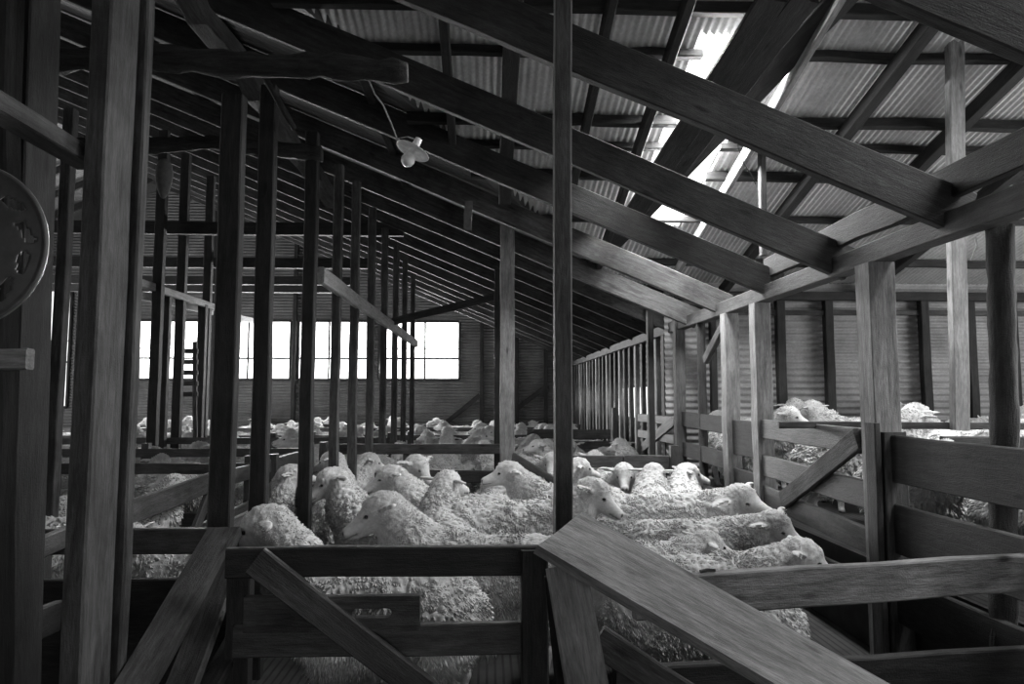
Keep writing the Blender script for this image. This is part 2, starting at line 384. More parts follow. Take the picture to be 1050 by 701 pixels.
# three planks slung along under the roof gap
for i, (u0, u1, v0, lab, l1) in enumerate([(796, 655, -2, 'left of three dark planks slung below the bright roof gap', .60), (830, 668, -2, 'middle of three dark planks slung below the bright roof gap', .58), (871, 689, -6, 'right and longest of three dark planks slung below the roof gap', 1.0)]):
    a = P(u0 - 4, v0, 3.85); b2 = P([648, 668, 588][i], [222, 205, 294][i], [5.9, 5.7, 7.9][i])
    o = timber('sloping_plank', a, b2, .19 if i < 2 else .2, .035, M_DARK, up=(0, .3, 1), wob=.006); tag(o, lab, 'plank', 'planks under the roof gap')

# ------------------------------------------------------------------ posts
def post(u, Y, x, w_, d, z0, z1, mat, label, group=None, name='timber_post', cat='post'):
    """x = centre; w_ across, d deep"""
    o = timber(name, (x, Y, z0), (x, Y, z1), w_, d, mat, up=(0, 1, 0), wob=.005); return tag(o, label, cat, group)
def XU(u, Y): return P(u, 405, Y).x
GPR = 'posts under the wall plate'
# right hand row
pr = empty('timber_post', (XP - .01, 3.75, 0), 'wide square post right of the diagonal gate brace, under the wall plate', 'post', GPR)
timber('shaft', (XP - .01, 3.75, 0), (XP - .01, 3.75, 2.24), .15, .15, M_PLANK, pr, up=(0, 1, 0))
timber('cleat', (XP + .0, 3.655, 0.0), (XP + .0, 3.655, 1.30), .13, .04, M_MID, pr, up=(0, 1, 0))
timber('cleat', (XP - .10, 3.68, .0), (XP - .10, 3.68, 1.35), .035, .10, M_MID, pr, up=(0, 1, 0))
post(785, 5.42, XP, .13, .13, 0, 2.24, M_PLANK, 'square post at the far end of the right gate, under the wall plate', GPR)
post(751, 6.12, XP, .13, .13, 0, 2.24, M_PLANK, 'square post with a short corner brace at its head', GPR)
o = timber('corner_brace', (XP - .02, 6.75, 1.85), (XP - .02, 6.18, 2.16), .05, .09, M_MID, up=(0, 0, 1)); tag(o, 'short slanting corner brace beneath the wall plate', 'brace')
o = log('round_pole', [(XP, 6.95, 0), (XP + .02, 7.0, 1.2), (XP, 6.95, 2.25)], .045, M_LOG); tag(o, 'thin dark round pole beside the corner brace', 'post')
post(697, 7.7, XP - .02, .11, .12, 0, 2.55, M_MID, 'light post where the iron bay wall meets the pens', GPR)
post(683, 8.35, XP, .09, .14, 0, 2.24, M_DARK, 'dark post just beyond the corner of the iron bay', GPR)
o = log('round_pole', [P(1030, 790, 2.95), P(1028, 565, 2.95), P(1030, 420, 2.95), P(1025, 232, 2.95)], .054, M_LOG, n=16); tag(o, 'thick dark barked pole near the right edge of the picture', 'post')
i = 0
for Y in frange(8.9, 17.2, .42):
    post(0, Y, XP + .03, .06, .11, 0, 2.24, M_MID if i % 3 else M_PALE, 'one of the close set studs along the far right wall', 'studs of the far right wall', 'wall_stud', 'stud'); i += 1
# tall pale post in the right bay
o = timber('tall_post', P(984, 441, 4.35), P(978, 22, 4.35), .105, .06, M_PALE, up=(0, 1, 0)); tag(o, 'tall pale post in the right bay reaching the roof iron', 'post')
o = timber('roof_strut', P(783, 262, 5.35), P(781, 132, 5.35), .05, .06, M_MID, up=(0, 1, 0)); tag(o, 'short upright strut behind the big rafters, right of the roof gap', 'strut')
# bay wall studs
for i, (u, wd) in enumerate([(668, .07), (733, .07), (803, .10), (853, .10), (952, .10), (1000, .10), (1043, .12), (1092, .1)]):
    x = XU(u, 7.9); o = timber('wall_stud', (x, 7.93, .55), (x, 7.93, 2.72), wd, .09, M_DARK, up=(0, 1, 0)); tag(o, 'dark stud against the pale ribbed iron wall of the right bay, %s' % ['first from the left', 'second from the left', 'third from the left', 'fourth from the left', 'fifth from the left', 'sixth from the left', 'seventh from the left', 'farthest right'][i], 'stud', 'studs of the iron bay wall')
o = timber('bay_wall_plate', (XP, 7.9, 2.62), (8, 7.9, 2.62), .09, .10, M_DARK, bot=True); tag(o, 'dark level beam along the head of the iron bay wall', 'beam')
o = timber('girt', (XP, 7.94, 2.45), (8, 7.94, 2.45), .03, .06, M_MID, bot=True); tag(o, 'pale thin level batten high on the iron bay wall', 'batten')

# centre and left
o = timber('centre_post', P(577, 560, 2.62), P(577, -60, 2.62), .066, .09, M_MID, up=(0, 1, 0)); tag(o, 'tall slim centre post rising in front of everything', 'post')
o = timber('timber_post', (XU(520, 7.17), 7.17, 0), (XU(520, 7.17), 7.17, CZ(.2) - .03), .15, .12, M_PALE, up=(0, 1, 0)); tag(o, 'pale post standing among the sheep left of the centre post', 'post')
o = timber('timber_post', (XU(510, 7.6), 7.6, 0), (XU(510, 7.6), 7.6, 2.9), .07, .10, M_DARK, up=(0, 1, 0)); tag(o, 'dark narrow post tight behind the pale post in the pens', 'post')
XL = -1.2
GL = 'posts of the left dividing row'
def lpost(Y, wd, dp, z1, mat, lab, xr=XL):
    return tag(timber('timber_post', (xr - wd / 2, Y + dp / 2, 0), (xr - wd / 2, Y + dp / 2, z1), wd, dp, mat, up=(0, 1, 0)), lab, 'post', GL)
lpost(2.13, .065, .17, 3.75, M_MID, 'nearest tall left post with a broad pale side, in the left foreground')
lpost(2.355, .05, .05, 3.75, M_MID, 'narrow board post close behind the nearest left post')
lpost(3.28, .105, .07, 2.97, M_DARK, 'dark broad post under the left log beam, left one of a pair')
lpost(3.78, .09, .07, 3.25, M_DARK, 'dark post with a thin bright edge, right one of a pair')
lpost(4.72, .085, .08, 3.35, M_DARK, 'dark post of the left row, third beyond the log beam')
lpost(5.55, .07, .08, 3.4, M_MID, 'narrow post of the left row, before the two slimmest ones')
for k, Y in enumerate([6.3, 7.2, 8.1, 9.1, 10.1, 11.2]):
    lpost(Y, .075, .08, 3.5, M_MID, 'slim receding post of the left row, %s past the broad ones' % ORD[k])
o = timber('header_beam', (XL + .0, 4.9, 2.36), (XL, 11.5, 2.36), .05, .12, M_PALE, up=(0, 0, 1)); tag(o, 'pale receding header across the left row of posts', 'beam')
o = timber('header_beam', (XL - .12, 1.2, 2.27), (XL - .12, 2.25, 2.27), .08, .06, M_MID, up=(0, 0, 1)); tag(o, 'slanting looking header at upper left edge of the picture', 'beam')
o = timber('long_brace', (XL, 8.6, 2.42), P(512, 303, 8.5), .05, .09, M_DARK, up=(0, 0, 1)); tag(o, 'dark brace rising right from the left row in front of the far windows', 'brace')
# far left edge
o = timber('timber_post', P(11, 760, 2.4), P(37, -60, 2.4), .085, .17, M_DARK, up=(0, 1, 0)); tag(o, 'dark post behind the slotted metal disc at the left edge', 'post')
o = timber('timber_post', P(-10, 760, 2.15), P(5, -60, 2.15), .085, .08, M_DARK, up=(0, 1, 0)); tag(o, 'dark post cut by the left edge of the picture', 'post')
o = timber('post_block', P(-20, 368, 2.06), P(31, 368, 2.06), .04, .062, M_PALE); tag(o, 'short pale level block nailed across the left edge posts', 'block')
for u, Y, lab in ((58, 5.0, 'dim post seen between the two left foreground posts'),):
    x = XU(u, Y); o = timber('timber_post', (x, Y, 0), (x, Y, 3.6), .075, .08, M_MID, up=(0, 1, 0)); tag(o, lab, 'post')
for k, (u, Y, z1) in enumerate([(158, 9.0, 5.0), (167, 9.5, 2.9), (182, 9.9, 5.0), (205, 10.7, 2.9), (209, 10.9, 5.0), (221, 11.6, 4.9)]):
    x = XU(u, Y); o = timber('timber_post', (x, Y, 0), (x, Y, z1), .12, .1, M_DARK, up=(0, 1, 0))
    tag(o, 'dark post before the left windows, %s from the left' % ORD[k], 'post', 'posts before the left windows')
for k, (a, b_) in enumerate([(P(140, 289, 8.5), P(226, 317, 11.4)), (P(140, 302, 8.9), P(265, 330, 14.5))]):
    o = timber('header_beam', a, b_, .07, .10, M_PALE); tag(o, '%s of two pale headers receding in front of the left windows' % ['upper', 'lower'][k], 'beam')
g = empty('slatted_rack', P(191, 430, 10.3), 'ladder like rack of level slats against the left windows', 'rack')
for k in range(5):
    timber('slat', P(182, 360 + 11 * k, 10.3), P(203, 360 + 11 * k, 10.3), .03, .07, M_MID, g)
timber('upright', P(200, 350, 10.3), P(200, 508, 10.3), .06, .04, M_MID, g, up=(0, 1, 0)); timber('upright', P(183, 350, 10.32), P(183, 508, 10.32), .05, .04, M_MID, g, up=(0, 1, 0))
# tie beams
for k, (Y, z, x0, x1, h) in enumerate([(9.2, 3.74, -9.5, -1.15, .17), (11.2, 3.66, -11, -1.9, .17), (13.2, 3.70, -11.5, -2.6, .16), (15.2, 3.85, -11.5, -3.0, .16)]):
    o = timber('tie_beam', (x0, Y, z), (x1, Y, z), .09, h, M_DARK, seg=14); tag(o, 'level dark tie beam above the windows, %s from the camera' % ORD[k], 'beam', 'tie beams over the left pens')
o = log('log_beam', [P(46, 62, 3.0), P(150, 58, 3.02), P(230, 66, 3.0), P(330, 68, 3.0), P(418, 74, 3.0)], .052, M_LOG, n=14, rough=.3); tag(o, 'rough bark log beam crossing the upper left', 'beam')
o = log('log_beam', [P(60, 148, 4.6), P(150, 150, 4.6), P(215, 146, 4.6), P(330, 158, 4.7)], .05, M_LOG, n=12, rough=.25); tag(o, 'second shorter bark log beam lower in the upper left', 'beam')
o = timber('rough_beam', P(190, -12, 3.65), P(342, 208, 6.2), .12, .12, M_LOG, wob=.02, seg=14); tag(o, 'rough splintered valley beam sloping down behind the left posts', 'beam')
# end wall framing
for k, x in enumerate([-.15, .75, 1.5, -4.95, -7.0, -9.3]):
    o = timber('wall_stud', (x, YF - .08, 0), (x, YF - .08, endtop(x) - .05), .10, .08, M_DARK, up=(0, 1, 0)); tag(o, 'dark stud on the end wall, %s' % ['right beside the last window', 'under the low rafters', 'nearest the right corner', 'between the middle windows', 'between the left windows', 'left of the window row'][k], 'stud')
for k, (a, b_) in enumerate([((-1.6, 17.6, .35), (-.2, 17.6, 1.5)), ((.75, 17.6, 1.15), (1.55, 17.6, 1.75))]):
    o = timber('wall_brace', a, b_, .04, .12, M_DARK); tag(o, 'dark diagonal brace on the end wall %s' % ['below the last window', 'near the right corner'][k], 'brace')

# ------------------------------------------------------------------ fences and gates
def fence(name, label, cat, rails, posts=(), braces=(), group=None, mat=None):
    base = Vector(rails[0][0]); base.z = 0
    e = empty(name, base, label, cat, group)
    for r_ in rails:
        a, b_, h = r_[:3]; timber('rail', a, b_, .035, h, r_[3] if len(r_) > 3 else (mat or M_RAIL), e, top=True, wob=.004)
    for (x, y, z0, z1) in posts: timber('fence_post', (x, y, z0), (x, y, z1), .08, .08, mat or M_RAIL, e, up=(0, 1, 0))
    for br in braces: timber('brace', br[0], br[1], .035, br[2], br[3] if len(br) > 3 else (mat or M_RAIL), e)
    return e
# right fence, bay side (x = XP)
zt = 1.31
fence('pen_gate', 'boarded gate with a diagonal brace between two right hand posts', 'gate',
      [((XP - .02, 3.83, zt), (XP - .02, 5.36, zt), .15), ((XP - .02, 3.83, zt - .30), (XP - .02, 5.36, zt - .28), .16), ((XP - .02, 3.83, .74), (XP - .02, 5.36, .80), .15), ((XP, 3.83, .45), (XP, 5.36, .45), .15)], [],
      [((XP - .06, 4.95, .74), (XP - .06, 3.9, 1.25), .13, M_MID)])
fence('pen_fence', 'dark boards between the two farther right hand posts', 'fence',
      [((XP, 5.45, 1.28), (XP, 6.10, 1.28), .30, M_DARK), ((XP, 5.45, .86), (XP, 6.10, .86), .30, M_DARK), ((XP, 6.1, 1.30), (XP, 7.7, 1.32), .16, M_DARK), ((XP, 6.1, .98), (XP, 7.7, .98), .16, M_DARK), ((XP, 6.1, .6), (XP, 7.7, .6), .2, M_DARK)])
fence('pen_fence', 'wide dark boards running from the wide post to the barked pole', 'fence',
      [((XP - .01, 2.2, 1.285), (XP - .01, 3.66, 1.285), .25, M_DARK), ((XP - .01, 2.2, .92), (XP - .01, 3.66, .92), .26, M_DARK), ((XP - .01, 2.2, .55), (XP - .01, 3.66, .55), .25, M_DARK)],
      [], [((XP + .03, 3.2, .55), (XP + .03, 3.2, 1.2), .06, M_DARK)])
fence('bay_rail', 'thin pale level rail in the right bay below the tall post', 'rail', [((P(798, 432, 4.5)), P(1120, 434, 4.3), .045, M_MID)])
fence('bay_rail', 'short sawn rail with a square left end, right of the tall pale post', 'rail', [(P(965, 447, 3.9), P(1120, 449, 3.8), .075, M_RAIL)])
fence('pen_fence', 'rail fence crossing behind the pen, right of the centre post', 'fence',
      [(P(582, 467, 6.9), P(640, 467, 6.9), .12), (P(640, 466, 6.85), P(694, 467, 6.85), .14), (P(582, 505, 6.9), P(694, 505, 6.9), .12)], [(XU(690, 6.8), 6.8, 0, 1.0)])
fence('pen_fence', 'rail fence crossing behind the pen, left of the pale post', 'fence',
      [(P(328, 455, 7.5), P(514, 455, 7.5), .11), (P(328, 480, 7.5), P(514, 482, 7.5), .13), (P(328, 508, 7.5), P(514, 508, 7.5), .12)], [(XU(333, 7.45), 7.45, 0, 1.0), (XU(418, 7.55), 7.55, 0, .95)])
fence('leaning_gate', 'sloping gate board running down right from the pale post', 'gate', [(P(527, 464, 6.9), P(590, 502, 6.0), .13), (P(530, 490, 6.9), P(590, 525, 6.0), .12)])
fence('pen_fence', 'rail fence far right ending at the bay corner', 'fence', [(P(540, 440, 11.0), P(626, 440, 11.0), .15), (P(540, 452, 11.0), P(626, 452, 11.0), .12)], [(XU(630, 11), 11, 0, 1.3)])
fence('pen_gate', 'small gate with a diagonal board beside the thin round pole', 'gate', [(P(655, 424, 8.9), P(692, 427, 7.8), .1), (P(655, 440, 8.9), P(692, 446, 7.8), .1)], [], [(P(660, 458, 8.6), P(690, 432, 7.85), .12)])
GF = 'cross rails of the left pens'
LB = ['nearest', 'second nearest', 'middle', 'second farthest', 'farthest']
for k, (Y, x0, x1) in enumerate([(6.0, -7.0, -2.05), (7.6, -9, -1.95), (9.6, -11, -1.35), (12.2, -11.5, 2.0), (15.0, -11.5, 2.0)]):
    ps = [(x, Y + .04, 0, .98 - .12 * (k > 2)) for x in frange(x0, x1, 1.7)]
    fence('pen_fence', '%s level rail fence across the left pens' % LB[k], 'fence', [((x0, Y, .92 - .12 * (k > 2)), (x1, Y, .92 - .12 * (k > 2)), .09), ((x0, Y, .50), (x1, Y, .50), .11)], ps, group=GF)
fence('pen_fence', 'boarded fence receding left of the pen with a broken near end', 'fence',
      [((-2.05, 4.0, .90), (-2.0, 5.3, .95), .14, M_MID), ((-2.0, 5.2, .93), (-1.9, 7.5, .93), .12), ((-2.05, 4.0, .58), (-2.0, 7.4, .62), .13)],
      [(-1.98, 5.25, 0, 1.02), (-1.93, 6.3, 0, .97)], [((-2.05, 4.75, .35), (-2.02, 5.2, .9), .08)])
fence('low_board_fence', 'pale board panel behind the left row, near its foot', 'fence', [((-1.45, 3.9, .80), (-1.40, 4.4, .83), .30, M_MID), ((-1.45, 3.9, .45), (-1.40, 4.4, .45), .25, M_MID)], [(-1.45, 3.85, 0, .95)])
# near left rails
fence('pen_fence', 'short rail with a pale top at left, behind the leaning beam', 'fence', [((-1.95, 3.12, .915), (-1.1, 3.12, .915), .11, M_RAIL), ((-1.95, 3.12, .70), (-1.1, 3.12, .70), .45, M_DARK)])
fence('pen_fence', 'waist high rail receding beside the left edge posts', 'fence', [(P(-60, 590, 2.25), P(82, 534, 3.15), .085, M_RAIL), (P(-40, 655, 2.3), P(60, 615, 2.9), .12, M_DARK)], [(XU(48, 3.2), 3.2, 0, .85)])
# front gate
ge = empty('pen_gate', (-.9, 2.6, 0), 'front gate with a hand slot board and a diagonal brace', 'gate')
timber('rail', (-.955, 2.6, .94), (.20, 2.6, .94), .04, .108, M_DARK, ge, top=True)
timber('rail', (-.92, 2.6, .665), (.14, 2.6, .665), .035, .115, M_RAIL, ge, top=True)
timber('rail', (-.92, 2.6, .36), (.14, 2.6, .36), .035, .10, M_RAIL, ge, top=True)
timber('stile', (-.915, 2.63, 0.05), (-.915, 2.63, .90), .085, .06, M_DARK, ge, up=(0, 1, 0))
timber('brace', P(262, 574, 2.54), P(440, 712, 2.54), .03, .105, M_RAIL, ge)
# hand slot board: outline with a rounded slot cut through
def slot_board(x0, x1, z0, z1, y, t, parent):
    cu = bpy.data.curves.new('slot_board', 'CURVE'); cu.dimensions = '2D'; cu.fill_mode = 'BOTH'; cu.extrude = t / 2; cu.bevel_depth = .002
    def spl(pts):
        s = cu.splines.new('POLY'); s.points.add(len(pts) - 1); s.use_cyclic_u = True
        for p, q in zip(s.points, pts): p.co = (q[0], q[1], 0, 1)
    w_, h_ = x1 - x0, z1 - z0
    spl([(0, 0), (w_, 0), (w_, h_), (0, h_)])
    cx, cz, a, r = w_ * .73, h_ * .52, .055, .018
    spl([(cx + a + r * math.cos(t_), cz + r * math.sin(t_)) for t_ in np.linspace(-1.5708, 1.5708, 8)] + [(cx - a + r * math.cos(t_), cz + r * math.sin(t_)) for t_ in np.linspace(1.5708, 4.7124, 8)])
    tmp = bpy.data.objects.new('tmp', cu); me = bpy.data.meshes.new_from_object(tmp); bpy.data.objects.remove(tmp)
    me.transform(Matrix.Rotation(0, 4, 'X')); 
    return link('slot_board', me, M_MID, parent, Matrix.Translation((x0, y, z0)) @ Matrix.Rotation(math.pi / 2, 4, 'X'))
slot_board(-.87, -.245, .655, .775, 2.56, .03, ge)
timber('fence_post', (.175, 2.60, 0), (.175, 2.60, .93), .10, .09, M_DARK, ge, up=(0, 1, 0))
# near right rail
fr_ = empty('pen_fence', (1.2, 2.3, 0), 'scuffed light rail across the lower right with a dark board below', 'fence')
a_, b_ = P(650, 592, 2.42), P(1110, 563, 2.78)
timber('rail', a_, b_, .045, .142, M_PLANK, fr_, top=True)
timber('rail', P(630, 684, 2.40), P(1110, 661, 2.78), .045, .19, M_DARK, fr_, top=True)
timber('rail', P(630, 780, 2.40), P(1110, 750, 2.78), .045, .12, M_DARK, fr_, top=True)
o = timber('latch_pin', P(718, 585.5, 2.47), P(733, 584.5, 2.48), .012, .010, M_BLACK); tag(o, 'small black pin lying on the light rail beside the sheep', 'pin')
# near plank, props
def slab(name, A, B, A2, B2, t, mat, label, cat, parent=None):
    """board by four corners of its upper face; wood grain along A->A2"""
    X = (A2 - A).normalized(); N = X.cross(B - A).normalized()
    if N.z < 0: N = -N
    Yv = N.cross(X); M = Matrix((X, Yv, N)).transposed().to_4x4(); M.translation = A; Mi = M.inverted()
    nx, ny = 16, 4; vs = []; fs = []
    for z in (0, -t):
        for i in range(nx + 1):
            for k in range(ny + 1):
                p = (A.lerp(A2, i / nx)).lerp(B.lerp(B2, i / nx), k / ny); q = Mi @ p
                e = .004 if k in (0, ny) or i in (0, nx) else 0
                vs.append((q.x + rj.uniform(-.0015, .0015), q.y, q.z + z + (-e if z == 0 else e) + rj.uniform(-.0008, .0008)))
    S = (nx + 1) * (ny + 1); ix = lambda s, i, k: s * S + i * (ny + 1) + k
    for i in range(nx):
        for k in range(ny):
            fs.append((ix(0, i, k), ix(0, i + 1, k), ix(0, i + 1, k + 1), ix(0, i, k + 1))); fs.append((ix(1, i, k), ix(1, i, k + 1), ix(1, i + 1, k + 1), ix(1, i + 1, k)))
        for k in (0, ny): fs.append((ix(0, i, k), ix(1, i, k), ix(1, i + 1, k), ix(0, i + 1, k)))
    for k in range(ny):
        for i in (0, nx): fs.append((ix(0, i, k), ix(0, i, k + 1), ix(1, i, k + 1), ix(1, i, k)))
    me = mesh(name, vs, fs); bm = bmesh.new(); bm.from_mesh(me); bmesh.ops.recalc_face_normals(bm, faces=bm.faces); bm.to_mesh(me); bm.free()
    o = link(name, me, mat, parent, M)
    if label: tag(o, label, cat)
    return o
A, B = P(598, 524, 2.28), P(552, 558, 2.10); A2, B2 = P(915, 701, 2.18), P(797, 701, 1.97)
slab('leaning_plank', A, B, A + (A2 - A) * 1.5, B + (B2 - B) * 1.75, .046, M_PLANK, 'thick wide plank sloping down right across the foreground', 'plank')
o = timber('prop_board', P(580, 580, 2.22), P(612, 760, 2.05), .028, .13, M_PLANK, up=(1, 0, 0)); tag(o, 'upright board propping the foreground plank near its upper end', 'board')
o = timber('prop_board', P(612, 655, 2.30), P(735, 735, 2.25), .03, .10, M_MID, up=(0, 0, 1)); tag(o, 'short board sloping right beneath the foreground plank', 'board')
o = timber('prop_board', P(566, 590, 2.34), P(582, 760, 2.30), .03, .05, M_DARK, up=(1, 0, 0)); tag(o, 'narrow dark board behind the prop under the plank', 'board')
A, B = P(246, 539, 3.02), P(213, 540, 3.02); A2, B2 = P(152, 701, 2.35), P(116, 701, 2.30)
slab('leaning_beam', A, B, A + (A2 - A) * 1.5, B + (B2 - B) * 1.5, .06, M_MID, 'heavy square beam leaning from the left rail toward the camera', 'beam')
o = timber('leaning_board', P(236, 572, 2.9), P(176, 730, 2.35), .03, .12, M_MID, up=(1, 0, .3)); tag(o, 'paler board leaning just under the heavy left beam', 'board')
o = timber('leaning_board', P(250, 640, 2.75), P(205, 720, 2.5), .03, .09, M_DARK, up=(1, 0, .3)); tag(o, 'dark lower board behind the gate stile at lower left', 'board')

# ------------------------------------------------------------------ small things
# slotted disc
dc = P(-36, 252, 1.98); Rd = .238
vs = []; fs = []; nr, na = 34, 180
slots = [(a, .77, .30, .055, tw) for a, tw in zip(range(-156, 200, 28), (.5, .9, 0, .5, .3, .1, .9, .4, 0, .5, .9, .3, .1))]
def inslot(x, y):
    for a, rc, ln, wd, tw in slots:
        ca, sa = math.cos(R(a)), math.sin(R(a)); px, py = x - rc * ca, y - rc * sa
        c2, s2 = math.cos(R(a + 90) + tw), math.sin(R(a + 90) + tw)
        p, q = px * c2 + py * s2, -px * s2 + py * c2
        if tw > .8: q += .05 * math.sin(p * 18)
        if (p / (ln / 2)) ** 2 + (q / wd) ** 2 < 1: return True
    return x * x + y * y < .02
for i in range(nr + 1):
    r = i / nr
    for k in range(na):
        a = 2 * math.pi * k / na
        vs.append((Rd * r * math.cos(a), -.03 * (1 - r ** 4) + (.0 if r < .97 else -.012), Rd * r * math.sin(a)))
for i in range(nr):
    for k in range(na):
        r = (i + .5) / nr; a = 2 * math.pi * (k + .5) / na
        if inslot(r * math.cos(a), r * math.sin(a)): continue
        fs.append((i * na + k, i * na + (k + 1) % na, (i + 1) * na + (k + 1) % na, (i + 1) * na + k))
disc = empty('metal_disc', dc, 'round slotted metal disc hanging at the left edge', 'disc')
d = link('plate', mesh('plate', vs, fs, True), M_METAL, disc, Matrix.Translation(dc)); mo = d.modifiers.new('s', 'SOLIDIFY'); mo.thickness = .004
rp = [dc + Vector((Rd * math.cos(a), -.008, Rd * math.sin(a))) for a in np.linspace(0, 2 * math.pi, 60)]
def ring(name, c, Rr, r, mat, parent, n=72, m_=8):
    vs = []; fs = []
    for i in range(n):
        a = 2 * math.pi * i / n
        for k in range(m_):
            b_ = 2 * math.pi * k / m_; rr = Rr + r * math.cos(b_); vs.append((rr * math.cos(a), r * math.sin(b_), rr * math.sin(a)))
    for i in range(n):
        for k in range(m_): fs.append((i * m_ + k, i * m_ + (k + 1) % m_, ((i + 1) % n) * m_ + (k + 1) % m_, ((i + 1) % n) * m_ + k))
    return link(name, mesh(name, vs, fs, True), mat, parent, Matrix.Translation(c))
ring('rim', dc + Vector((0, -.008, 0)), Rd, .0028, M_RIM, disc)
# bare lamp: cord, holder, shallow shade, bulb
def lathe(name, prof, mat, parent, M, n=28):
    vs = []; fs = []
    for i, (r, z) in enumerate(prof):
        for k in range(n): a = 2 * math.pi * k / n; vs.append((r * math.cos(a), r * math.sin(a), z))
    for i in range(len(prof) - 1):
        for k in range(n): fs.append((i * n + k, i * n + (k + 1) % n, (i + 1) * n + (k + 1) % n, (i + 1) * n + k))
    return link(name, mesh(name, vs, fs, True), mat, parent, M)
lc = P(424, 153, 3.25)
lamp = empty('hanging_lamp', lc, 'white enamel lamp with a bare bulb hanging from its cord at upper left of centre', 'lamp')
T = Matrix.Translation(lc) @ Matrix.Rotation(R(24), 4, 'Y') @ Matrix.Rotation(R(-8), 4, 'X')
lathe('lamp_shade', [(.016, .012), (.03, .010), (.06, .002), (.086, -.010), (.084, -.013), (.058, -.003), (.016, .004)], M_WHITE, lamp, T)
lathe('bulb_holder', [(0, .062), (.017, .06), (.019, .03), (.016, .0), (.014, -.015)], M_WHITE, lamp, T)
lathe('bulb', [(.013, -.01), (.018, -.025), (.03, -.045), (.034, -.062), (.028, -.082), (.012, -.095), (0, -.097)], M_WHITE, lamp, T)
tube('cord', [P(426, 143, 3.25), P(418, 140, 3.26), P(407, 142, 3.27), P(401, 126, 3.28), P(393, 108, 3.28), P(384, 96, 3.25), P(376, 78, 3.2)], .0035, M_CORD, lamp)
# hanging sack, twine, wire
def blob(name, c, rx, rz, mat, parent=None):
    prof = [(max(.002, rx * math.sin(t) * (1 - .25 * math.cos(t))), -rz * math.cos(t)) for t in np.linspace(0.02, math.pi - .02, 18)]
    return lathe(name, prof, mat, parent, Matrix.Translation(c), 20)
o = blob('hanging_sack', P(168, 183, 4.5), .052, .135, M_SACK); tag(o, 'dark long sack hanging below the upper left log beam', 'sack')
o = tube('twine', [P(1000, 244, 2.9), P(1002, 252, 2.9), P(999, 259, 2.9), P(996, 267, 2.9)], .004, M_WHITE); tag(o, 'scrap of pale twine hanging from the wall plate by the barked pole', 'twine')
o = tube('wire', [P(750, 133, 4.1), P(757, 150, 4.1), P(763, 168, 4.1), P(771, 180, 4.1), P(775, 189, 4.1)], .003, M_BLACK); tag(o, 'thin dark wire dangling below the roof gap', 'wire')
o = timber('gleam', P(481, 206, 4.2), P(480, 236, 4.2), .05, .012, M_SACK, up=(0, 1, 0), wob=.01); tag(o, 'pale rag modelled as a strip at a rafter left of the pale post', 'gleam')  # strip stands in for a piece of light; sacking material borrowed
o = log('branch', [P(272, 80, 3.6), P(290, 112, 3.7), P(302, 132, 3.8)], .018, M_LOG, rough=.3); tag(o, 'splintered stick hanging under the left log beam', 'stick')

# ------------------------------------------------------------------ sheep
def vnoise(p, seed=0):
    pi = np.floor(p).astype(np.int64); f = p - pi; f = f * f * (3 - 2 * f); out = 0
    def h(i, j, k):
        n = (i * 374761393 + j * 668265263 + k * 2147483647 + seed * 974711) & 0xffffffff
        n = ((n ^ (n >> 13)) * 1274126177) & 0xffffffff
        return ((n ^ (n >> 16)) & 0xffff) / 65535.0
    for dx in (0, 1):
        for dy in (0, 1):
            for dz in (0, 1):
                wgt = (f[:, 0] if dx else 1 - f[:, 0]) * (f[:, 1] if dy else 1 - f[:, 1]) * (f[:, 2] if dz else 1 - f[:, 2])
                out = out + wgt * h(pi[:, 0] + dx, pi[:, 1] + dy, pi[:, 2] + dz)
    return out
def worley(p, seed=0):
    pi = np.floor(p).astype(np.int64); best = np.full(len(p), 9.); b2 = np.full(len(p), 9.)
    for dx in (-1, 0, 1):
        for dy in (-1, 0, 1):
            for dz in (-1, 0, 1):
                c = pi + np.array([dx, dy, dz]); r = []
                for k in range(3):
                    n = (c[:, 0] * 374761393 + c[:, 1] * 668265263 + c[:, 2] * 2147483647 + (seed + k * 31) * 974711) & 0xffffffff
                    n = ((n ^ (n >> 13)) * 1274126177) & 0xffffffff; r.append(((n ^ (n >> 16)) & 0xffff) / 65535.0)
                d = np.sqrt(((c + np.stack(r, 1) - p) ** 2).sum(1))
                b2 = np.where(d < best, best, np.minimum(b2, d)); best = np.minimum(best, d)
    return best, b2
def smooth(a, b_, x): t = np.clip((x - a) / (b_ - a), 0, 1); return t * t * (3 - 2 * t)

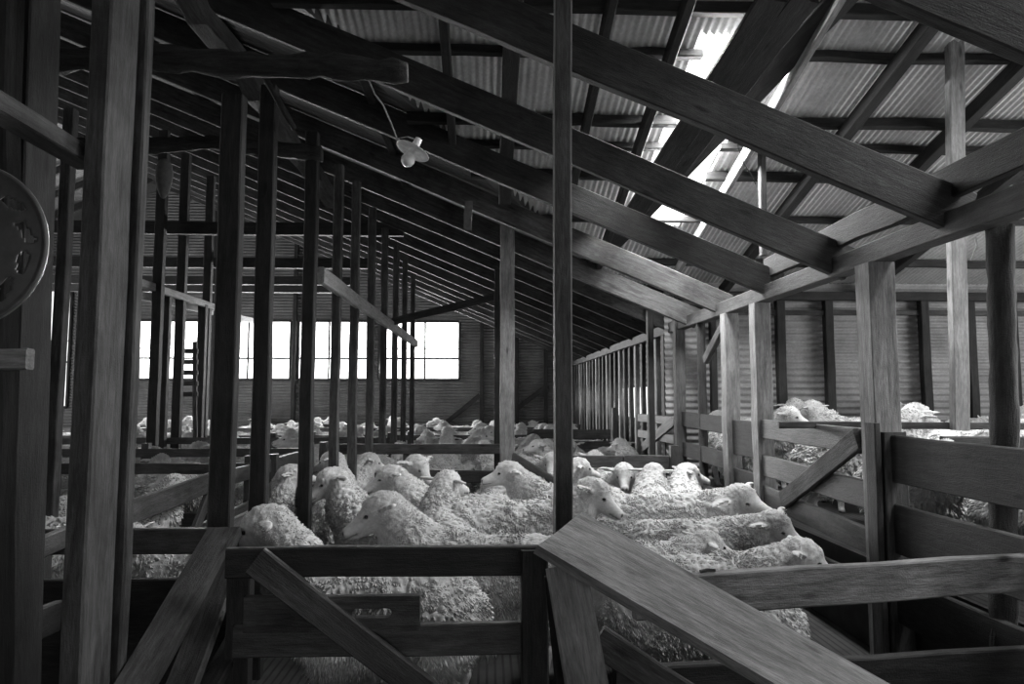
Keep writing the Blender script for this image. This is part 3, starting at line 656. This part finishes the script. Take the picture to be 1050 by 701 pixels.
def surface(prims, lo, hi, h):
    lo = np.array(lo); hi = np.array(hi); n = np.ceil((hi - lo) / h).astype(int) + 1
    D = np.full(n, .25, np.float32)
    ax = [lo[i] + h * np.arange(n[i]) for i in range(3)]
    for pr_ in prims:
        kind, k, pad = pr_[0], pr_[1], .1
        if kind == 'cap': a, b_, ra, rb = [np.array(q, float) for q in pr_[2:6]]; mn = np.minimum(a - ra, b_ - rb) - pad; mxx = np.maximum(a + ra, b_ + rb) + pad
        else: c, rad, rot = np.array(pr_[2], float), np.array(pr_[3], float), pr_[4]; mn = c - rad.max() - pad; mxx = c + rad.max() + pad
        i0 = np.clip(((mn - lo) / h).astype(int), 0, n); i1 = np.clip(((mxx - lo) / h).astype(int) + 1, 0, n)
        if (i1 <= i0).any(): continue
        sl = tuple(slice(p, q) for p, q in zip(i0, i1))
        X = np.stack(np.meshgrid(*[ax[i][sl[i]] for i in range(3)], indexing='ij'), -1)
        if kind == 'cap':
            ba = b_ - a; t = np.clip(((X - a) @ ba) / (ba @ ba), 0, 1); d = np.linalg.norm(X - (a + t[..., None] * ba), axis=-1) - (ra + (rb - ra) * t)
        else:
            q = (X - c) @ rot; k0 = np.linalg.norm(q / rad, axis=-1); k1 = np.linalg.norm(q / rad ** 2, axis=-1) + 1e-9; d = k0 * (k0 - 1) / k1
        cur = D[sl]
        if kind == 'sub':
            D[sl] = np.maximum(cur, -d)
        else:
            hh = np.clip(.5 + .5 * (cur - d) / k, 0, 1); D[sl] = cur * (1 - hh) + d * hh - k * hh * (1 - hh)
    S = D < 0
    cells = np.zeros(n - 1, bool); acc = np.zeros(tuple(n - 1) + (3,), np.float32); cnt = np.zeros(tuple(n - 1), np.float32)
    edges = []
    for axis in range(3):
        s0 = [slice(None)] * 3; s1 = [slice(None)] * 3; s0[axis] = slice(0, -1); s1[axis] = slice(1, None)
        A_, B_ = D[tuple(s0)], D[tuple(s1)]; cr = S[tuple(s0)] != S[tuple(s1)]
        idx = np.argwhere(cr); va, vb = A_[cr], B_[cr]; t = va / (va - vb)
        pos = idx.astype(np.float32).copy(); pos[:, axis] += t
        oth = [q for q in range(3) if q != axis]; ok = np.ones(len(idx), bool)
        for q in oth: ok &= (idx[:, q] > 0) & (idx[:, q] < n[q] - 1)
        idx, pos, va = idx[ok], pos[ok], va[ok]
        quad = []
        for (d0, d1) in ((1, 1), (0, 1), (0, 0), (1, 0)):
            c = idx.copy(); c[:, oth[0]] -= d0; c[:, oth[1]] -= d1
            np.add.at(acc, tuple(c.T), pos); np.add.at(cnt, tuple(c.T), 1); quad.append(c)
        edges.append((quad, va < 0, axis))
    used = cnt > 0; ids = np.full(used.shape, -1, np.int64); ids[used] = np.arange(used.sum())
    V = acc[used] / cnt[used][:, None] * h + lo
    F = []
    for quad, neg, axis in edges:
        q = np.stack([ids[tuple(c.T)] for c in quad], 1); flip = neg if axis != 1 else ~neg
        q = np.where(flip[:, None], q, q[:, ::-1]); F.append(q)
    return V, np.concatenate(F)

def rotm(f, s, u): return np.stack([f, s, u], 1)
def npmesh(name, V, F, attrs=None):
    me = bpy.data.meshes.new(name); k = F.shape[1]
    me.vertices.add(len(V)); me.vertices.foreach_set('co', V.astype(np.float32).ravel())
    me.loops.add(F.size); me.loops.foreach_set('vertex_index', F.astype(np.int32).ravel())
    me.polygons.add(len(F)); me.polygons.foreach_set('loop_start', np.arange(0, F.size, k, dtype=np.int32)); me.polygons.foreach_set('use_smooth', np.ones(len(F), bool))
    me.update(calc_edges=True)
    for nme, val in (attrs or {}).items():
        a = me.attributes.new(nme, 'FLOAT', 'POINT'); a.data.foreach_set('value', val.astype(np.float32))
    return me

def sheep_meshes(hpos, hyaw, hpitch, seed, h=.0125, nlocks=9000, fat=1.0, lock=1.0, hroll=0.0):
    """body facing +x, hpos = skull centre, head yaw/pitch in degrees relative to the body"""
    rg = np.random.RandomState(seed); H = np.array(hpos, float)
    cy, sy, cp, sp = math.cos(R(hyaw)), math.sin(R(hyaw)), math.cos(R(hpitch)), math.sin(R(hpitch))
    f = np.array([cy * cp, sy * cp, -sp]); s = np.array([-sy, cy, 0.]); 
    u = np.cross(f, s); cr_, sr_ = math.cos(R(hroll)), math.sin(R(hroll)); s, u = s * cr_ + u * sr_, u * cr_ - s * sr_
    at_ = lambda a, b_, c: H + f * a + s * b_ + u * c
    I = np.eye(3); pr_ = []; W = fat
    pr_ += [('ell', .1, (-.02, 0, .50), (.37, .205 * W, .235), I), ('ell', .08, (-.25, 0, .51), (.18, .195 * W, .225), I), ('ell', .08, (.21, 0, .50), (.18, .18 * W, .225), I)]
    S_ = np.array([.24, 0, .54]); N1 = H - f * .05; mid = (S_ + N1) / 2 + np.array([.02, 0, -.015])
    pr_ += [('cap', .08, S_, mid, .17, .135), ('cap', .06, mid, N1 - u * .02, .135, .095)]
    hd = rotm(f, s, u)
    pr_ += [('ell', .03, at_(-.01, 0, .012), (.092, .078, .082), hd), ('cap', .03, at_(.035, 0, -.008), at_(.165, 0, -.03), .058, .035),
            ('cap', .025, at_(.0, 0, -.045), at_(.145, 0, -.052), .048, .022), ('ell', .015, at_(.175, 0, -.03), (.030, .034, .030), hd),
            ('ell', .02, at_(.045, .042, .008), (.035, .018, .018), hd), ('ell', .02, at_(.045, -.042, .008), (.035, .018, .018), hd)]
    ears = []
    for sg in (1, -1):
        ed = s * sg * .88 - f * .35 - u * .05 + rg.uniform(-.15, .15) * u; ed /= np.linalg.norm(ed)
        fw = f - ed * (f @ ed); fw /= np.linalg.norm(fw); tw = np.cross(ed, fw)
        c = at_(-.03, sg * .080, .022) + ed * .072
        pr_.append(('ell', .012, c, (.084, .036, .013), rotm(ed, fw, tw))); ears.append((c, rotm(ed, fw, tw)))
        pr_.append(('sub', .01, c + fw * .016 + ed * .010, (.060, .020, .008), rotm(ed, fw, tw)))
    for sg in (1, -1):
        pr_.append(('sub', .01, at_(.062, sg * .066, .014), (.013, .013, .010), hd))
        pr_.append(('sub', .01, at_(.16, sg * .032, -.048), (.04, .010, .0035), hd))
    for sg in (1, -1):
        y = .10 * sg; k1, k2 = rg.uniform(-.05, .05, 2)
        pr_ += [('cap', .04, (.21, y, .42), (.22 + k1, y, .25), .08, .042), ('cap', .015, (.22 + k1, y, .25), (.22 + k1 * 1.3, y, .05), .034, .024), ('ell', .01, (.235 + k1 * 1.3, y, .028), (.042, .028, .028), I)]
        pr_ += [('cap', .05, (-.27, y, .46), (-.24 + k2, y, .32), .13, .075), ('cap', .02, (-.24 + k2, y, .32), (-.35 + k2, y, .22), .055, .034), ('cap', .015, (-.35 + k2, y, .22), (-.32 + k2, y, .05), .03, .024), ('ell', .01, (-.305 + k2, y, .028), (.042, .028, .028), I)]
    pr_.append(('cap', .03, (-.42, 0, .56), (-.46, 0, .40), .045, .03))
    lo = np.minimum([-.62, -.36, -.02], H - .32); hi = np.maximum([.5, .36, .86], H + .32); lo[2] = -.03
    V, F = surface(pr_, lo, hi, h)
    # wool mask
    q = (V - H) @ hd; d = np.linalg.norm(V - H, axis=1)
    lat = np.sqrt(q[:, 1] ** 2 + (q[:, 2] + .02) ** 2)
    face = smooth(.125, .10, lat) * smooth(.005, .04, q[:, 0] - np.clip(q[:, 2], 0, .1) * .75 + np.clip(-q[:, 2], 0, .1) * .2) * (d < .27) * (q[:, 0] > -.02)
    er = np.zeros(len(V))
    for c, rm in ears:
        eq = np.linalg.norm(((V - c) @ rm) / np.array([.096, .048, .026]), axis=1); er = np.maximum(er, smooth(1.12, .95, eq) * smooth(-.060, -.040, (V - c) @ rm[:, 0]))
    leg = smooth(.30, .22, V[:, 2])
    wool = np.clip(1 - np.maximum(np.maximum(face, er), leg), 0, 1)
    nose = np.zeros(len(V))
    for sg in (1, -1):
        nose = np.maximum(nose, smooth(.016, .008, np.linalg.norm((q - np.array([.195, .014 * sg, -.022])) * [1, 1, .9], axis=1)))
        nose = np.maximum(nose, smooth(.016, .010, np.linalg.norm((q - np.array([.062, .055 * sg, .014])) * [.8, 1, 1.3], axis=1)) * .8)
    nose = np.maximum(nose, smooth(.055, .03, V[:, 2]))
    nose = np.maximum(nose, .75 * smooth(.007, .002, np.abs(q[:, 2] + .049)) * (q[:, 0] > .13) * (d < .25))
    # normals
    e1 = V[F[:, 2]] - V[F[:, 0]]; e2 = V[F[:, 3]] - V[F[:, 1]]; fn = np.cross(e1, e2); vn = np.zeros_like(V)
    for k in range(4): np.add.at(vn, F[:, k], fn)
    vn /= np.linalg.norm(vn, axis=1)[:, None] + 1e-9
    big = vnoise(V * 9 + seed, seed) - .5; cl = 1 - np.abs(vnoise(V * [34, 34, 26] + seed, seed + 5) * 2 - 1); fine = vnoise(V * 75, seed + 9)
    onhead = smooth(.26, .14, d)
    wp = V * np.array([26, 26, 19]) + np.stack([vnoise(V * 14, seed + 40 + k) for k in range(3)], 1) * 1.1
    f1, f2 = worley(wp, seed); dome = np.clip((f2 - f1) * 2.2, 0, 1) ** .6
    V2 = V + vn * (wool * (.014 * big + .015 * (dome - .6) + .006 * (cl - .5) + .006 * fine) * (1 - .45 * onhead))[:, None]
    body = npmesh('sheep_body', V2, F, {'wool': wool, 'nose': nose}); body.materials.append(M_BODY)
    # locks
    area_ = np.linalg.norm(fn, axis=1) * wool[F].min(1); area_ *= (V[F[:, 0], 2] > .27) * (.35 + dome[F].mean(1)); area_ /= area_.sum()
    fi = rg.choice(len(F), nlocks, p=area_); wts = rg.dirichlet([1, 1, 1, 1], nlocks)
    p = (V2[F[fi]] * wts[:, :, None]).sum(1); nn = (vn[F[fi]] * wts[:, :, None]).sum(1); nn /= np.linalg.norm(nn, axis=1)[:, None]
    dh = np.linalg.norm(p - H, axis=1); hf = .55 + .45 * smooth(.12, .3, dh)
    flow = np.array([-.25, 0, -.75]) * (1 - onhead[F[fi, 0]])[:, None] - f * .3 * onhead[F[fi, 0]][:, None]
    sw = np.stack([vnoise(p * 12 + 9 * k, seed + 20 + k) - .5 for k in range(3)], 1)
    dr = nn * .62 + flow * .9 + sw * 1.3 + rg.normal(0, .13, (nlocks, 3)); dr /= np.linalg.norm(dr, axis=1)[:, None]
    Ln = rg.uniform(.014, .030, nlocks) * lock * hf * np.where(p[:, 2] < .42, 1.9, 1.0); rr = rg.uniform(.0032, .0058, nlocks) * hf * (1 + .3 * (lock - 1))
    if nlocks < 6000: rr *= 1.9; Ln *= 1.3
    t1 = np.cross(dr, rg.normal(0, 1, (nlocks, 3))); t1 /= np.linalg.norm(t1, axis=1)[:, None] + 1e-9; t2 = np.cross(dr, t1)
    bend = t1 * (Ln * rg.uniform(-.35, .35, nlocks))[:, None]
    LV = np.zeros((nlocks, 7, 3)); base = p - nn * .006
    for k in range(3):
        a = 2 * math.pi * k / 3; o_ = t1 * math.cos(a) + t2 * math.sin(a)
        LV[:, k] = base + o_ * rr[:, None]; LV[:, 3 + k] = base + dr * (Ln * .62)[:, None] + o_ * (rr * .95)[:, None] + bend * .6
    LV[:, 6] = base + dr * Ln[:, None] + bend + np.array([0, 0, -.004])
    b0 = (np.arange(nlocks) * 7)[:, None]; tri = []
    for k in range(3):
        j = (k + 1) % 3; tri += [b0 + np.array([k, j, 3 + j]), b0 + np.array([k, 3 + j, 3 + k]), b0 + np.array([3 + k, 3 + j, 6])]
    fle = npmesh('fleece', LV.reshape(-1, 3), np.concatenate(tri)); fle.materials.append(M_WOOL)
    eyes = [at_(.060, sg * .056, .014) for sg in (1, -1)]
    return body, fle, eyes
bm = bmesh.new(); bmesh.ops.create_uvsphere(bm, u_segments=14, v_segments=10, radius=.0115); EYEM = bpy.data.meshes.new('eye'); bm.to_mesh(EYEM); bm.free(); EYEM.materials.append(M_EYE)
EYEM.polygons.foreach_set('use_smooth', [True] * len(EYEM.polygons))
def make_sheep(meshes, loc, rz, sc, label, group):
    body, fle, eyes = meshes
    o = bpy.data.objects.new('sheep', body); COL.objects.link(o); o.location = loc; o.rotation_euler = (0, 0, rz); o.scale = (sc,) * 3
    tag(o, label, 'sheep', group)
    q = bpy.data.objects.new('fleece', fle); COL.objects.link(q); q.parent = o
    for e in eyes:
        q = bpy.data.objects.new('eye', EYEM); COL.objects.link(q); q.parent = o; q.location = e; q.scale = (1.0, .9, .8)
    return o
GS = 'sheep in the near pen'
taken = []
near = [ # u, v, Y, body heading, head heading, head pitch, scale, label
 (268, 541, 3.18, 178, 184, 22, 1.0, 'leftmost sheep, looking left with its chin on the front gate rail'),
 (337, 494, 4.95, 122, 205, 28, 1.0, 'sheep seen from behind with its head turned left beside the left row'),
 (388, 525, 3.70, 172, 190, 24, 1.04, 'sheep in full profile facing left just above the front gate'),
 (398, 490, 5.35, 168, 190, 20, 1.02, 'sheep facing left directly behind the profile sheep'),
 (430, 479, 6.0, -72, -38, 36, 1.0, 'sheep looking down right over the back of another, left of centre'),
 (381, 474, 7.0, 85, 25, 20, 1.0, 'sheep facing right at the back left of the near pen'),
 (338, 473, 6.25, 95, 160, 20, .98, 'sheep facing left in the back left corner of the near pen'),
 (461, 496, 4.95, 104, 50, 12, 1.0, 'sheep looking away, with one ear pricked, left of the pale post'),
 (519, 485, 5.6, 175, 186, 10, 1.03, 'sheep holding its head high and facing left by the pale post'),
 (612, 507, 4.62, 2, -24, 30, 1.07, 'sheep with a bare white face right of the centre post'),
 (596, 584, 2.98, 182, 180, 25, .95, 'sheep hidden behind the foreground plank'),
 (763, 512, 4.74, 2, -52, 12, 1.08, 'sheep facing right with both ears out beside the right gate'),
 (798, 540, 4.26, 0, -46, 24, .96, 'sheep with its head down and one ear pointing right at the gate'),
 (826, 572, 3.42, 2, -20, 26, .95, 'nearest sheep on the right, behind the light rail'),
 (728, 560, 3.88, 0, 10, 15, .92, 'low sheep with only its back and dark ear showing on the right'),
 (640, 487, 6.2, -88, -100, 25, 1.03, 'sheep facing the camera at the back of the near pen'),
 (672, 486, 6.0, 82, 50, 15, 1.03, 'woolly sheep turned away beside the one facing the camera'),
 (707, 486, 6.1, 95, 5, 15, 1.0, 'sheep looking right against the right hand fence posts'),
 (596, 480, 6.5, 5, 10, 15, 1.0, 'pale sheep back just right of the centre post at the rear of the pen'),
 (301, 487, 5.1, 60, 15, 5, .85, 'slim faced sheep peering right behind the left row of posts'),
]
def LM(heading, head, pitch): return heading, head, pitch
for i, (u, v, Y, hb, hh, hp, sc_, lab) in enumerate(near):
    Hw = P(u, v, Y); hz = Hw.z / sc_
    rel = ((hh - hb + 180) % 360) - 180
    bend = max(-70, min(70, rel)) * .45
    reach = .31 if hz > .78 else .35
    hl = np.array([.25 + reach * math.cos(R(bend)), reach * math.sin(R(bend)), hz])
    m3 = sheep_meshes(hl, rel, hp, 11 + i, hroll={11: 18, 12: 14}.get(i, 0), h=.0095 if Y < 5.2 else .0115, nlocks=26000 if Y < 5.2 else 15000, fat=.93 + .04 * (i % 3))
    c, s_ = math.cos(R(hb)), math.sin(R(hb)); off = Vector((hl[0] * c - hl[1] * s_, hl[0] * s_ + hl[1] * c, 0)) * sc_
    loc = Vector((Hw.x - off.x, Hw.y - off.y, 0))
    make_sheep(m3, loc, R(hb), sc_, lab, GS); taken.append((loc.x, loc.y, R(hb)))

var = []
for k, (hx, hy, hz, ya, pi_) in enumerate([(.56, 0, .80, 0, 25), (.52, .14, .86, 50, 15), (.54, -.12, .76, -35, 35), (.60, 0, .68, 10, 40), (.48, -.2, .84, -70, 15), (.52, .1, .90, 20, 5)]):
    var.append(sheep_meshes((hx, hy, hz), ya, pi_, 70 + k, h=.016, nlocks=5500, lock=1.2))
rs = random.Random(5)
def crowd(n, xr, yr, z, label, group, dmin=.5, lines_y=(), lines_x=(), dirs=None, sc=(.92, 1.04)):
    cnt = 0; pts = []
    for t in range(n * 400):
        if cnt >= n: break
        x, y = rs.uniform(*xr), rs.uniform(*yr); a = rs.choice(dirs) + rs.uniform(-.35, .35) if dirs else rs.uniform(0, 6.28)
        cen = [(x + math.cos(a) * d_, y + math.sin(a) * d_) for d_ in (-.35, 0, .35)]; full = cen + [(x + math.cos(a) * .72, y + math.sin(a) * .72)]
        if any(abs(p[1] - L_) < .2 for p in cen for L_ in lines_y): continue
        if any(abs(p[0] - L_) < .25 for p in cen for L_ in lines_x): continue
        if any(not (xr[0] < p[0] < xr[1] and yr[0] < p[1] < yr[1]) for p in full[:3]): continue
        if any((p[0] - q[0]) ** 2 + (p[1] - q[1]) ** 2 < dmin ** 2 for p in cen for q in pts): continue
        pts += cen; cnt += 1
        make_sheep(rs.choice(var), (x, y, z), a, rs.uniform(*sc), label, group)
    return cnt
LXS = (-2.0,)
c1 = crowd(60, (-1.15, 2.0), (7.65, 12.0), 0, 'woolly sheep packed in the pens beyond the near pen', 'sheep in the middle pens', .36, (11.0,), ())
c2 = crowd(60, (-1.1, 1.95), (12.3, 17.2), 0, 'small distant sheep crowded before the end wall', 'sheep before the end wall', .38, (15.0,), ())
c3 = crowd(46, (-9.0, -1.4), (7.8, 12.0), 0, 'sheep behind the level rails below the left windows', 'sheep in the left pens', .42, (9.6,), ())
c4 = crowd(50, (-9.5, -1.3), (12.4, 17.2), 0, 'far small sheep under the left windows', 'sheep in the far left pens', .42, (15.0,), ())
for x, y, a, k, sc_, lab in ((-3.2, 5.2, 1.25, 3, 1.02, 'big woolly sheep between the two left foreground posts'), (-1.62, 3.95, 2.9, 0, .86, 'sheep below the pale topped rail behind the leaning beam'), (-2.55, 4.6, .6, 1, .98, 'sheep beyond the receding boarded fence near the leaning beam')):
    make_sheep(var[k], (x, y, 0), a, sc_, lab, None)
c5 = crowd(10, (-5.4, -2.2), (5.9, 7.5), 0, 'woolly sheep seen between the left foreground posts', 'sheep in the near left pen', .5, (6.0,), ())
c6 = crowd(60, (2.4, 7.9), (5.0, 7.75), .50, 'bright sheep in the raised right bay before the iron wall', 'sheep in the right bay', .38, (), (), dirs=(0, 3.1, 1.5, -1.5))
c7 = 0
for x, y, a in ((2.62, 2.1, -1.6), (2.64, 3.15, -1.55), (2.62, 4.2, -1.5), (3.12, 2.7, 1.6), (3.1, 3.75, 1.5)):
    make_sheep(var[c7 % 4], (x, y, .52), a, .84, 'woolly sheep flank seen through the gap between the wide dark boards', 'sheep behind the dark boards'); c7 += 1
tot = (c1, c2, c3, c4, c5, c6, c7)
print('crowds', c1, c2, c3, c4, c5, c6, c7)
